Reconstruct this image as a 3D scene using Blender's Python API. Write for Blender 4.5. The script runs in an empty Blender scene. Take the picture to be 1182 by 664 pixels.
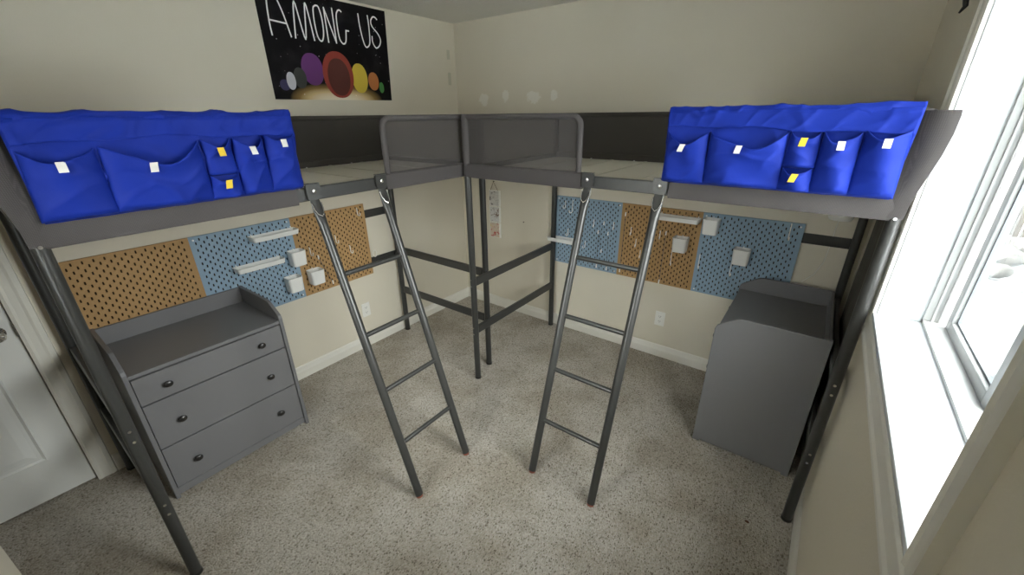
import bpy, bmesh, math, random
from mathutils import Vector, Matrix, noise as mnoise
random.seed(7)
S = bpy.context.scene
COL = S.collection
PI = math.pi

# ------------------------------------------------------------------ camera
cam_d = bpy.data.cameras.new('camera')
cam = bpy.data.objects.new('camera', cam_d); COL.objects.link(cam)
Fw = Vector((-0.55301435, 0.73542812, -0.39156175))
Rt = Vector((0.80199791, 0.5972259, -0.01098073))
Up = Vector((-0.22577528, 0.32010421, 0.92008631))
m = Matrix((Rt, Up, -Fw)).transposed().to_4x4()
m.translation = Vector((2.72666, -2.86771, 1.75575))
cam.matrix_world = m
cam_d.sensor_width = 36.0
cam_d.lens = 14.3606
cam_d.clip_start = 0.01
S.camera = cam

# ------------------------------------------------------------------ world, lights, exposure
S.view_settings.view_transform = 'Standard'
S.view_settings.look = 'None'
S.view_settings.gamma = 1.0
S.view_settings.use_curve_mapping = False
S.view_settings.exposure = 1.92
W = bpy.data.worlds.new('world'); S.world = W
W.use_nodes = True
bg = W.node_tree.nodes['Background']
# overcast winter sky: three times as bright overhead as at the horizon
_t = W.node_tree
_g = _t.nodes.new('ShaderNodeTexCoord'); _s = _t.nodes.new('ShaderNodeSeparateXYZ'); _r = _t.nodes.new('ShaderNodeValToRGB')
_t.links.new(_g.outputs['Generated'], _s.inputs[0]); _t.links.new(_s.outputs[2], _r.inputs[0])
_r.color_ramp.elements[0].position = 0.0; _r.color_ramp.elements[0].color = (0.25, 0.245, 0.24, 1)
_r.color_ramp.elements[1].position = 0.75; _r.color_ramp.elements[1].color = (1.0, 0.985, 0.955, 1)
_t.links.new(_r.outputs[0], bg.inputs[0])
bg.inputs[1].default_value = 12.5
pd = bpy.data.lights.new('window_portal', 'AREA'); pd.shape = 'RECTANGLE'; pd.size = 1.06; pd.size_y = 1.06
pd.cycles.is_portal = True
portal = bpy.data.objects.new('window_portal', pd); COL.objects.link(portal)
portal.location = (3.23, -1.593, 1.64)
portal.rotation_euler = (PI/2, 0, PI/2)                # shines towards -x
pd2 = bpy.data.lights.new('window_portal', 'AREA'); pd2.shape = 'RECTANGLE'; pd2.size = 0.63; pd2.size_y = 1.03
pd2.cycles.is_portal = True
fill_portal = bpy.data.objects.new('window_portal', pd2); COL.objects.link(fill_portal)
fill_portal.location = (1.625, -3.30, 1.475)
fill_portal.rotation_euler = (PI/2, 0, PI)                 # added fill window, unseen behind the camera, shines towards +y
# ceiling lamp added above the frame for fill light
LAMP = (1.25, -1.85, 2.44); LAMP_W = 4
S.cycles.max_bounces = 14; S.cycles.diffuse_bounces = 8; S.cycles.transparent_max_bounces = 16
S.cycles.sample_clamp_indirect = 8.0
S.cycles.caustics_reflective = False; S.cycles.caustics_refractive = False

# ------------------------------------------------------------------ materials
def mat(name, col, rough=0.5, metal=0.0, spec=0.5):
    M = bpy.data.materials.new(name); M.use_nodes = True
    b = M.node_tree.nodes['Principled BSDF']
    b.inputs['Base Color'].default_value = (*col, 1); b.inputs['Roughness'].default_value = rough
    b.inputs['Metallic'].default_value = metal; b.inputs['Specular IOR Level'].default_value = spec
    return M
def nd(M, t, **kw):
    n = M.node_tree.nodes.new(t)
    for k, v in kw.items():
        if k in n.inputs: n.inputs[k].default_value = v
        else: setattr(n, k, v)
    return n
def lk(M, a, b): M.node_tree.links.new(a, b)
def bsdf(M): return M.node_tree.nodes['Principled BSDF']
def coords(M): return nd(M, 'ShaderNodeTexCoord').outputs['Object']
def noise(M, co, scale, detail=4, rough=0.5):
    n = nd(M, 'ShaderNodeTexNoise'); n.inputs['Scale'].default_value = scale
    n.inputs['Detail'].default_value = detail; n.inputs['Roughness'].default_value = rough
    lk(M, co, n.inputs['Vector']); return n
def ramp(M, src, stops):
    r = nd(M, 'ShaderNodeValToRGB'); e = r.color_ramp.elements
    while len(e) < len(stops): e.new(0.5)
    for i, (p, c) in enumerate(stops):
        e[i].position = p; e[i].color = (*c, 1) if len(c) == 3 else c
    lk(M, src, r.inputs[0]); return r
def bump(M, h, strength, dist):
    b = nd(M, 'ShaderNodeBump'); b.inputs['Strength'].default_value = strength; b.inputs['Distance'].default_value = dist
    lk(M, h, b.inputs['Height']); lk(M, b.outputs[0], bsdf(M).inputs['Normal']); return b
def mixc(M, fac, a, b):
    x = nd(M, 'ShaderNodeMix', data_type='RGBA')
    if hasattr(fac, 'links'): lk(M, fac, x.inputs[0])
    else: x.inputs[0].default_value = fac
    for v, i in ((a, 6), (b, 7)):
        if hasattr(v, 'links'): lk(M, v, x.inputs[i])
        else: x.inputs[i].default_value = (*v, 1)
    return x.outputs[2]
def math_(M, op, a, b=None):
    n = nd(M, 'ShaderNodeMath', operation=op)
    for v, i in ((a, 0), (b, 1)):
        if v is None: continue
        if hasattr(v, 'links'): lk(M, v, n.inputs[i])
        else: n.inputs[i].default_value = v
    return n.outputs[0]

def wall_mat(name, patches=False):
    M = mat(name, (0.66, 0.61, 0.50), 0.55, spec=0.3)
    co = coords(M)
    n1 = noise(M, co, 1.3, 3); n2 = noise(M, co, 160, 2)
    r = ramp(M, n1.outputs[0], [(0.3, (0.655, 0.608, 0.505)), (0.7, (0.695, 0.648, 0.545))])
    col = r.outputs[0]
    h = n2.outputs[0]
    if patches:                                        # old filler patches above the bed, in the corner
        sep = nd(M, 'ShaderNodeSeparateXYZ'); lk(M, co, sep.inputs[0])
        mask = None
        for (cx, cz, rx, rz) in ((0.30, 1.865, 0.07, 0.06), (0.53, 1.885, 0.045, 0.065), (0.80, 1.87, 0.085, 0.055), (0.98, 1.875, 0.04, 0.05)):
            dx = math_(M, 'DIVIDE', math_(M, 'SUBTRACT', sep.outputs[0], cx), rx)
            dz = math_(M, 'DIVIDE', math_(M, 'SUBTRACT', sep.outputs[2], cz), rz)
            d = math_(M, 'ADD', math_(M, 'MULTIPLY', dx, dx), math_(M, 'MULTIPLY', dz, dz))
            k = math_(M, 'SUBTRACT', 1.0, d)
            mask = k if mask is None else math_(M, 'MAXIMUM', mask, k)
        n3 = noise(M, co, 24, 5, 0.7)
        v = math_(M, 'ADD', mask, math_(M, 'MULTIPLY', math_(M, 'SUBTRACT', n3.outputs[0], 0.52), 2.4))
        rr = ramp(M, v, [(0.30, (0, 0, 0)), (0.55, (1, 1, 1))])
        inb = math_(M, 'GREATER_THAN', mask, -0.3)
        f = math_(M, 'MULTIPLY', math_(M, 'MULTIPLY', rr.outputs[0], inb), 0.75)
        col = mixc(M, f, col, (0.82, 0.80, 0.74))
    lk(M, col, bsdf(M).inputs['Base Color'])
    bump(M, h, 0.25, 0.002)
    return M
M_wall = wall_mat('wall_paint'); M_wallR = wall_mat('wall_paint_patched', True)

M_ceil = mat('ceiling_texture', (0.72, 0.70, 0.64), 0.9, spec=0.1)
co = coords(M_ceil); n = noise(M_ceil, co, 70, 5, 0.7); bump(M_ceil, n.outputs[0], 0.7, 0.012)

def carpet():
    M = mat('berber_carpet', (0.4, 0.37, 0.32), 0.95, spec=0.05)
    co = coords(M)
    mp = nd(M, 'ShaderNodeMapping'); lk(M, co, mp.inputs[0]); mp.inputs['Rotation'].default_value = (0, 0, 0.5)
    mp.inputs['Scale'].default_value = (1.0, 0.62, 1.0)
    v = nd(M, 'ShaderNodeTexVoronoi'); v.inputs['Scale'].default_value = 235; v.inputs['Randomness'].default_value = 0.7
    lk(M, mp.outputs[0], v.inputs['Vector'])
    wn = nd(M, 'ShaderNodeSeparateColor'); lk(M, v.outputs['Color'], wn.inputs[0])
    r = ramp(M, wn.outputs[0], [(0.0, (0.20, 0.175, 0.14)), (0.07, (0.30, 0.27, 0.225)), (0.16, (0.47, 0.435, 0.38)), (0.6, (0.55, 0.515, 0.46)), (1.0, (0.64, 0.605, 0.55))])
    n1 = noise(M, co, 2.6, 5, 0.6)
    st = ramp(M, n1.outputs[0], [(0.40, (0.80, 0.77, 0.73)), (0.58, (1, 1, 1))])
    n2 = noise(M, co, 75, 3)
    sp = ramp(M, n2.outputs[0], [(0.35, (0.86, 0.855, 0.84)), (0.6, (1, 1, 1))])
    x = nd(M, 'ShaderNodeMix', data_type='RGBA', blend_type='MULTIPLY'); x.inputs[0].default_value = 1
    lk(M, r.outputs[0], x.inputs[6]); lk(M, st.outputs[0], x.inputs[7])
    y = nd(M, 'ShaderNodeMix', data_type='RGBA', blend_type='MULTIPLY'); y.inputs[0].default_value = 1
    lk(M, x.outputs[2], y.inputs[6]); lk(M, sp.outputs[0], y.inputs[7])
    lk(M, y.outputs[2], bsdf(M).inputs['Base Color'])
    inv = math_(M, 'SUBTRACT', 1.0, v.outputs['Distance'])
    bump(M, inv, 0.9, 0.006)
    return M
M_carpet = carpet()
M_trim = mat('white_trim_paint', (0.74, 0.72, 0.66), 0.35)
M_vinyl = mat('window_vinyl', (0.52, 0.53, 0.53), 0.35)
M_sash_shade = mat('shaded_sash_vinyl', (0.36, 0.37, 0.375), 0.4)  # window vinyl coloured darker to stand in for backlit shade
M_sill = mat('white_sill_laminate', (0.62, 0.65, 0.67), 0.3)
M_rubber = mat('dark_gasket', (0.18, 0.20, 0.22), 0.5)
M_door = mat('white_door_paint', (0.72, 0.72, 0.70), 0.4)
co = coords(M_door); n = noise(M_door, co, 25, 3); bump(M_door, n.outputs[0], 0.08, 0.004)
M_metal = mat('dark_grey_powder_coat', (0.044, 0.044, 0.042), 0.32, 0.2)
M_ladder = mat('grey_ladder_coat', (0.047, 0.047, 0.045), 0.30, 0.25)
M_steel = mat('bright_steel', (0.75, 0.74, 0.72), 0.25, 1.0)
M_chrome = mat('chrome', (0.70, 0.69, 0.67), 0.12, 1.0)
M_foot = mat('worn_red_brown_cap', (0.28, 0.09, 0.06), 0.6)

def fabric(name, col, amt, scale=900.0):
    M = mat(name, col, 0.8, spec=0.25)
    co = coords(M)
    sep = nd(M, 'ShaderNodeSeparateXYZ'); lk(M, co, sep.inputs[0])
    h = math_(M, 'ADD', sep.outputs[0], sep.outputs[1])
    a = math_(M, 'SINE', math_(M, 'MULTIPLY', math_(M, 'ADD', h, sep.outputs[2]), scale))
    b = math_(M, 'SINE', math_(M, 'MULTIPLY', math_(M, 'SUBTRACT', h, sep.outputs[2]), scale))
    w = math_(M, 'MULTIPLY', a, b)
    r = ramp(M, w, [(0.35, tuple(c*0.75 for c in col)), (0.65, tuple(min(1, c*1.25) for c in col))])
    lk(M, r.outputs[0], bsdf(M).inputs['Base Color'])
    if amt < 1:                                        # open netting
        out = M.node_tree.nodes['Material Output']
        tr = nd(M, 'ShaderNodeBsdfTransparent'); mx = nd(M, 'ShaderNodeMixShader')
        f = math_(M, 'ADD', math_(M, 'MULTIPLY', w, 0.10), amt)
        lk(M, f, mx.inputs[0]); lk(M, tr.outputs[0], mx.inputs[1]); lk(M, bsdf(M).outputs[0], mx.inputs[2])
        lk(M, mx.outputs[0], out.inputs['Surface'])
    return M
M_net = fabric('grey_netting', (0.085, 0.077, 0.074), 0.72)
M_sleeve = fabric('grey_sleeve_fabric', (0.084, 0.076, 0.075), 1.0)
M_backfab = fabric('dark_back_fabric', (0.088, 0.080, 0.071), 1.0)
M_base = mat('light_bed_base', (0.60, 0.57, 0.50), 0.85, spec=0.1)
def blue_cloth():
    M = mat('royal_blue_nylon', (0.0055, 0.021, 0.235), 0.62, spec=0.14)
    b = bsdf(M); b.inputs['Sheen Weight'].default_value = 0.05
    b.inputs['Sheen Tint'].default_value = (0.3, 0.4, 1, 1)
    co = coords(M); n = noise(M, co, 22, 4); bump(M, n.outputs[0], 0.18, 0.010)
    return M
M_blue = blue_cloth()
M_tagw = mat('white_tag', (0.62, 0.60, 0.57), 0.7); M_tagy = mat('yellow_tag', (0.66, 0.46, 0.03), 0.7)
def boardmat(name, a, b, sc):
    M = mat(name, a, 0.62, spec=0.25)
    co = coords(M); n = noise(M, co, sc, 6, 0.7)
    r = ramp(M, n.outputs[0], [(0.35, a), (0.65, b)]); lk(M, r.outputs[0], bsdf(M).inputs['Base Color'])
    return M
M_brown = boardmat('brown_hardboard', (0.37, 0.225, 0.098), (0.43, 0.268, 0.122), 120)
M_bboard = boardmat('blue_painted_board', (0.25, 0.35, 0.445), (0.26, 0.36, 0.46), 20)
M_peg_shade = mat('peg_slot_shade', (0.045, 0.030, 0.018), 0.9, spec=0.1)  # dark brown inside the peg slots, painted in place of their shade
M_white = mat('white_plastic', (0.82, 0.82, 0.80), 0.3)
M_hook = mat('white_coated_wire', (0.85, 0.83, 0.78), 0.35)
M_cord = mat('grey_elastic', (0.10, 0.11, 0.12), 0.7)
M_dres = mat('grey_lacquer', (0.170, 0.168, 0.175), 0.42, spec=0.4)
co = coords(M_dres); n = noise(M_dres, co, 60, 3); bump(M_dres, n.outputs[0], 0.05, 0.002)
M_knob = mat('black_knob', (0.02, 0.018, 0.017), 0.3)
M_gap = mat('dark_gap', (0.02, 0.02, 0.02), 0.8)
M_plug = mat('outlet_white', (0.80, 0.79, 0.75), 0.35); M_slot = mat('outlet_slot', (0.03, 0.03, 0.03), 0.6)
M_black = mat('black_iron', (0.015, 0.014, 0.013), 0.5)
def glass():
    M = mat('window_glass', (1, 1, 1), 0.0)
    t = M.node_tree; out = t.nodes['Material Output']
    tr = nd(M, 'ShaderNodeBsdfTransparent'); gl = nd(M, 'ShaderNodeBsdfGlossy'); gl.inputs['Roughness'].default_value = 0.02
    tr.inputs[0].default_value = (0.95, 0.98, 0.98, 1)
    fr = nd(M, 'ShaderNodeFresnel'); fr.inputs[0].default_value = 1.45
    mx = nd(M, 'ShaderNodeMixShader'); lk(M, math_(M, 'MULTIPLY', fr.outputs[0], 0.6), mx.inputs[0]); lk(M, tr.outputs[0], mx.inputs[1]); lk(M, gl.outputs[0], mx.inputs[2])
    lk(M, mx.outputs[0], out.inputs[0]); return M
M_glass = glass()
M_snow = mat('trodden_snow', (0.40, 0.42, 0.44), 0.8)
co = coords(M_snow); n = noise(M_snow, co, 5, 4); bump(M_snow, n.outputs[0], 0.5, 0.05)
M_rock = mat('snow_dusted_rock', (0.3, 0.3, 0.3), 0.9)
co = coords(M_rock); n = noise(M_rock, co, 9, 6, 0.7)
r_ = ramp(M_rock, n.outputs[0], [(0.40, (0.02, 0.019, 0.018)), (0.52, (0.06, 0.056, 0.052)), (0.6, (0.30, 0.31, 0.32))]); lk(M_rock, r_.outputs[0], bsdf(M_rock).inputs[0])
M_fence = mat('weathered_fence_wood', (0.15, 0.125, 0.10), 0.85)
co = coords(M_fence); mp = nd(M_fence, 'ShaderNodeMapping'); mp.inputs['Scale'].default_value = (18, 18, 1.5); lk(M_fence, co, mp.inputs[0])
n = noise(M_fence, mp.outputs[0], 2, 5); r_ = ramp(M_fence, n.outputs[0], [(0.3, (0.030, 0.024, 0.019)), (0.7, (0.055, 0.045, 0.036))]); lk(M_fence, r_.outputs[0], bsdf(M_fence).inputs[0])

# ------------------------------------------------------------------ mesh helpers
def obj(name, bm, mt, parent=None, smooth=False, mp=None, angle=35):
    if mp:
        for v in bm.verts: v.co = Vector(mp(*v.co))
    bmesh.ops.recalc_face_normals(bm, faces=bm.faces)
    me = bpy.data.meshes.new(name); bm.to_mesh(me); bm.free()
    for x in (mt if isinstance(mt, (list, tuple)) else [mt]): me.materials.append(x)
    if smooth:
        for p in me.polygons: p.use_smooth = True
        me.set_sharp_from_angle(angle=math.radians(angle))
    o = bpy.data.objects.new(name, me); COL.objects.link(o)
    if parent: o.parent = parent; o.matrix_parent_inverse = parent.matrix_world.inverted() if False else Matrix.Identity(4)
    return o
def thing(name, label, cat, loc=(0, 0, 0), rz=0, group=None):
    o = bpy.data.objects.new(name, None); COL.objects.link(o); o.empty_display_size = 0.05
    o.location = loc; o.rotation_euler = (0, 0, rz); o['label'] = label; o['category'] = cat
    if group: o['group'] = group
    return o
def tag(o, label, cat, group=None):
    o['label'] = label; o['category'] = cat
    if group: o['group'] = group
    return o
def struct(name, bm, mt, **k):
    o = obj(name, bm, mt, **k); o['kind'] = 'structure'; return o
def dup(root, loc, rz, label, group=None):
    r = root.copy(); COL.objects.link(r); r.location = loc; r.rotation_euler = (0, 0, rz); r['label'] = label
    if group: r['group'] = group
    for ch in list(root.children):
        c = ch.copy(); COL.objects.link(c); c.parent = r
        for g in ch.children:
            d = g.copy(); COL.objects.link(d); d.parent = c
    return r
def NB(): return bmesh.new()
def box(bm, x0, x1, y0, y1, z0, z1, bev=0.0, seg=2, mi=0):
    if x0 > x1: x0, x1 = x1, x0
    if y0 > y1: y0, y1 = y1, y0
    if z0 > z1: z0, z1 = z1, z0
    vs = [bm.verts.new(p) for p in ((x0,y0,z0),(x1,y0,z0),(x1,y1,z0),(x0,y1,z0),(x0,y0,z1),(x1,y0,z1),(x1,y1,z1),(x0,y1,z1))]
    fs = [bm.faces.new([vs[i] for i in f]) for f in ((0,3,2,1),(4,5,6,7),(0,1,5,4),(1,2,6,5),(2,3,7,6),(3,0,4,7))]
    for f in fs: f.material_index = mi
    if bev:
        es = set(e for f in fs for e in f.edges)
        bmesh.ops.bevel(bm, geom=list(es), offset=bev, segments=seg, affect='EDGES', profile=0.5)
    return fs
def B(*a, **k):
    bm = NB(); box(bm, *a, **k); return bm
def tube(bm, pts, r, seg=12, caps=True, closed=False, flat=None):
    """Round tube along pts; r number or list; flat: list of (a, b) half sizes along (side, normal)."""
    P = [Vector(p) for p in pts]; n = len(P)
    R = r if isinstance(r, (list, tuple)) else [r]*n
    T = []
    for i in range(n):
        if closed: t = (P[(i+1) % n]-P[i-1])
        else: t = P[min(i+1, n-1)]-P[max(i-1, 0)]
        T.append(t.normalized())
    ref = Vector((0, 0, 1)) if abs(T[0].z) < 0.9 else Vector((1, 0, 0))
    side = T[0].cross(ref).normalized()
    rings = []
    for i in range(n):
        side = (side - T[i]*side.dot(T[i])).normalized(); nrm = T[i].cross(side)
        a, b = flat[i] if flat else (R[i], R[i])
        rings.append([bm.verts.new(P[i]+side*a*math.cos(2*PI*k/seg)+nrm*b*math.sin(2*PI*k/seg)) for k in range(seg)])
    for i in range(n if closed else n-1):
        A, C = rings[i], rings[(i+1) % n]
        for k in range(seg): bm.faces.new((A[k], A[(k+1) % seg], C[(k+1) % seg], C[k]))
    if caps and not closed:
        bm.faces.new(list(reversed(rings[0]))); bm.faces.new(rings[-1])
    return bm
def prism(bm, poly, axis, a, b, mi=0):
    """Extrude a 2D polygon along axis (0,1,2) from a to b; the polygon gives the two other coordinates in order."""
    def P(q, t):
        l = list(q); l.insert(axis, t); return l
    A = [bm.verts.new(P(q, a)) for q in poly]; C = [bm.verts.new(P(q, b)) for q in poly]; n = len(poly)
    fs = [bm.faces.new(A), bm.faces.new(list(reversed(C)))]
    for i in range(n): fs.append(bm.faces.new((A[i], C[i], C[(i+1) % n], A[(i+1) % n])))
    for f in fs: f.material_index = mi
    return bm
def lathe(bm, prof, seg=20, o=(0, 0, 0), axis='z'):
    rings = []
    for r, h in prof:
        ring = []
        for k in range(seg):
            c, s = r*math.cos(2*PI*k/seg), r*math.sin(2*PI*k/seg)
            p = {'z': (c, s, h), 'x': (h, c, s), 'y': (c, -h, s)}[axis]
            ring.append(bm.verts.new((o[0]+p[0], o[1]+p[1], o[2]+p[2])))
        rings.append(ring)
    for A, C in zip(rings, rings[1:]):
        for k in range(seg): bm.faces.new((A[k], A[(k+1) % seg], C[(k+1) % seg], C[k]))
    bm.faces.new(rings[0]); bm.faces.new(rings[-1])
    return bm
def grid(bm, nu, nv, f):
    V = [[bm.verts.new(f(i/nu, j/nv)) for j in range(nv+1)] for i in range(nu+1)]
    for i in range(nu):
        for j in range(nv): bm.faces.new((V[i][j], V[i+1][j], V[i+1][j+1], V[i][j+1]))
    return V
def solid(o, t, off=0.0):
    md = o.modifiers.new('thickness', 'SOLIDIFY'); md.thickness = t; md.offset = off
def arc(cx, cy, r, a0, a1, n):
    return [(cx+r*math.cos(a0+(a1-a0)*i/n), cy+r*math.sin(a0+(a1-a0)*i/n)) for i in range(n+1)]

# ================================================================== THE ROOM
XW = 2.985; H = 2.44; DY0, DY1 = -2.905, -3.70; YB = -3.13; XS = 1.0; YH = -4.2
WY0, WY1, WZ0, WZ1 = -1.055, -2.13, 1.09, 2.19            # window opening
struct('floor', B(-0.1, 3.2, YH-0.1, 0.1, -0.1, 0), M_carpet)
struct('ceiling', B(-0.1, 3.2, YH-0.1, 0.1, H, H+0.1), M_ceil)
bm = NB(); box(bm, -0.1, 0, DY0, 0, 0, H); box(bm, -0.1, 0, DY1, DY0, 2.03, H); box(bm, -0.1, 0, YH-0.1, DY1, 0, H)
box(bm, -0.16, -0.1, DY1-0.1, DY0+0.1, 0, 2.1); struct('wall_left', bm, M_wall)
struct('wall_right', B(0, 3.2, 0, 0.1, 0, H), M_wallR)
bm = NB(); box(bm, XW, 3.2, WY0+0.006, 0, 0, H); box(bm, XW, 3.2, YB, WY1-0.006, 0, H); box(bm, XW, 3.2, WY1-0.006, WY0+0.006, 0, WZ0-0.018); box(bm, XW, 3.2, WY1-0.006, WY0+0.006, WZ1+0.006, H)
struct('wall_window', bm, M_wall)
bx0, bx1, bz0, bz1 = 1.30, 1.95, 0.95, 2.00              # unseen window added to the back wall for fill light
bm = NB(); box(bm, XS, bx0, YB-0.14, YB, 0, H); box(bm, bx1, 3.2, YB-0.14, YB, 0, H); box(bm, bx0, bx1, YB-0.14, YB, 0, bz0); box(bm, bx0, bx1, YB-0.14, YB, bz1, H)
box(bm, XS, XS+0.10, YH-0.1, YB-0.14, 0, H)
struct('wall_back', bm, M_wall)
fill_win = bpy.data.objects.new('added_fill_window', None); COL.objects.link(fill_win); fill_win['kind'] = 'structure'
for x0_, x1_ in ((bx0, bx0+0.05), (bx1-0.05, bx1), ((bx0+bx1)/2-0.025, (bx0+bx1)/2+0.025)):
    obj('fill_window_stile', B(x0_, x1_, YB-0.12, YB-0.08, bz0, bz1, bev=0.003), M_vinyl, fill_win)
for z0_, z1_ in ((bz0, bz0+0.05), (bz1-0.05, bz1)):
    obj('fill_window_rail', B(bx0+0.05, bx1-0.05, YB-0.12, YB-0.08, z0_, z1_, bev=0.003), M_vinyl, fill_win)
obj('glass_pane', B(bx0+0.05, bx1-0.05, YB-0.102, YB-0.098, bz0+0.05, bz1-0.05), M_glass, fill_win)
bm = NB(); box(bm, 0, XS, YH-0.1, YH, 0, H); struct('wall_hall', bm, M_wall)

def baseboard(name, a, b, axis, at, sgn):
    prof = [(0, 0), (0.015, 0), (0.015, 0.055), (0.010, 0.072), (0.007, 0.088), (0.004, 0.095), (0, 0.097)]
    bm = NB()
    if axis == 1: prism(bm, [(at+sgn*p, z) for p, z in prof], 1, a, b)
    else: prism(bm, [(at+sgn*p, z) for p, z in prof], 0, a, b)
    return struct(name, bm, M_trim)
baseboard('baseboard_left', -2.83, 0, 1, 0, 1)
baseboard('baseboard_right', 0, XW, 0, 0, -1)
baseboard('baseboard_window', YB, 0, 1, XW, -1)

# door with raised panels in the left wall
dr = struct('door_1', B(-0.044, -0.006, DY1+0.003, DY0-0.006, 0.012, 2.02), M_door)
def panel(y0, y1, z0, z1):
    bm = NB()
    def ring(i, x): return [bm.verts.new((x, a, b)) for a, b in ((y0-i, z0+i), (y1+i, z0+i), (y1+i, z1-i), (y0-i, z1-i))]
    R = [ring(0, -0.0065), ring(0.006, 0.001), ring(0.016, -0.0058), ring(0.03, -0.0058), ring(0.06, -0.0015)]
    for A, C in zip(R, R[1:]):
        for k in range(4): bm.faces.new((A[k], A[(k+1) % 4], C[(k+1) % 4], C[k]))
    bm.faces.new(R[-1])
    return bm
for a, b in ((0.225, 0.80), (0.98, 1.88)):
    obj('door_panel', panel(DY0-0.115, DY0-0.36, a, b), M_door, dr)
    obj('door_panel', panel(DY0-0.44, DY0-0.68, a, b), M_door, dr)
kn = lathe(NB(), [(0.030, 0), (0.031, 0.004), (0.022, 0.010), (0.011, 0.014), (0.010, 0.030), (0.018, 0.036), (0.027, 0.046), (0.028, 0.056), (0.022, 0.066), (0.006, 0.070)], 24, (-0.006, -2.968, 0.90), 'x')
obj('door_knob', kn, M_chrome, dr, smooth=True)['label'] = 'round chrome door knob'
bm = NB()
prof = [(0, -2.908), (0.014, -2.908), (0.018, -2.896), (0.015, -2.885), (0.015, -2.862), (0.018, -2.852), (0.011, -2.834), (0, -2.830)]
prism(bm, prof, 2, 0, 2.10); struct('trim_1', bm, M_trim)
bm = NB(); prism(bm, [(x, -DY1*0+(-3.697-(y+2.908))) for x, y in prof], 2, 0, 2.10); struct('trim_2', bm, M_trim)
struct('trim_3', B(0, 0.016, -3.775, -2.83, 2.03, 2.10), M_trim)
obj('latch_plate', B(0.0, 0.016, -2.912, -2.9075, 0.865, 0.935, bev=0.002), M_chrome, bpy.data.objects['trim_1'])

# window
wd = struct('window_1', B(3.100, 3.150, WY1, WY0, WZ0, WZ0+0.012), M_vinyl)      # bottom frame bead
bm = NB(); box(bm, 3.100, 3.185, WY0-0.010, WY0, WZ0, WZ1); obj('frame_jamb', bm, M_vinyl, wd)
bm = NB(); box(bm, 3.100, 3.185, WY1, WY1+0.010, WZ0, WZ1); obj('frame_jamb', bm, M_vinyl, wd)
bm = NB(); box(bm, 3.100, 3.185, WY1, WY0, WZ1-0.012, WZ1); obj('frame_head', bm, M_vinyl, wd)
for a, b in ((WY0, WY0+0.006), (WY1-0.006, WY1)):
    obj('jamb_liner', B(XW-0.002, 3.2, a, b, WZ0-0.018, WZ1+0.006), M_sill, wd)
obj('jamb_liner', B(XW-0.002, 3.2, WY1, WY0, WZ1, WZ1+0.006), M_sill, wd)
# fixed track beads
for x in (3.118, 3.135):
    obj('track_bead', B(x, x+0.006, WY0-0.018, WY0-0.010, WZ0, WZ1), M_vinyl, wd)
def sash(x0, x1, ya, yb, z0, z1, st, rb):
    f = obj('sash_stile', B(x0, x1, ya-st, ya, z0, z1, bev=0.003), M_sash_shade, wd)
    obj('sash_stile', B(x0, x1, yb, yb+st, z0, z1, bev=0.003), M_sash_shade, wd)
    obj('sash_rail', B(x0, x1, yb+st, ya-st, z0, z0+rb, bev=0.003), M_sash_shade, wd)
    obj('sash_rail', B(x0, x1, yb+st, ya-st, z1-rb, z1, bev=0.003), M_sash_shade, wd)
    for x in (x0+0.006,):
        g = NB()
        for (a, b, c, d) in ((yb+st, yb+st+0.006, z0+rb, z1-rb), (ya-st-0.006, ya-st, z0+rb, z1-rb), (yb+st, ya-st, z0+rb, z0+rb+0.006), (yb+st, ya-st, z1-rb-0.006, z1-rb)):
            box(g, x+0.006, x1-0.006, a, b, c, d)
        obj('gasket', g, M_rubber, wd)
    obj('glass_pane', B((x0+x1)/2, (x0+x1)/2+0.004, yb+st, ya-st, z0+rb, z1-rb), M_glass, wd)
sash(3.150, 3.180, WY0-0.035, -1.60, WZ0-0.0, WZ1-0.012, 0.042, 0.045)
sash(3.185, 3.198, -1.435, WY1, WZ0+0.005, WZ1-0.012, 0.04, 0.04)
struct('window_sill', B(XW-0.012, 3.198, WY1+0.001, WY0-0.001, WZ0-0.018, WZ0, bev=0.004), M_sill)['kind'] = 'structure'
# casing boards round the opening: profile (offset outwards from the opening, thickness)
cp = [(0.0, 0), (0.0, 0.012), (0.008, 0.016), (0.016, 0.012), (0.022, 0.013), (0.055, 0.016), (0.064, 0.021), (0.075, 0.021), (0.075, 0)]
bm = NB(); prism(bm, [(XW-t, WZ0-0.018-o) for o, t in cp], 1, WY1-0.075, WY0+0.075); struct('trim_4', bm, M_trim)
bm = NB(); prism(bm, [(XW-t, WY0+o) for o, t in cp], 2, WZ0-0.018, WZ1+0.075); struct('trim_5', bm, M_trim)
bm = NB(); prism(bm, [(XW-t, WY1-o) for o, t in cp], 2, WZ0-0.018, WZ1+0.075); struct('trim_6', bm, M_trim)
bm = NB(); prism(bm, [(XW-t, WZ1+o) for o, t in cp], 1, WY1, WY0); struct('trim_7', bm, M_trim)

struct('yard_ground', B(1.0, 3.2, -8, YB-0.15, 0.3, 0.4), M_snow)
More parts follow.
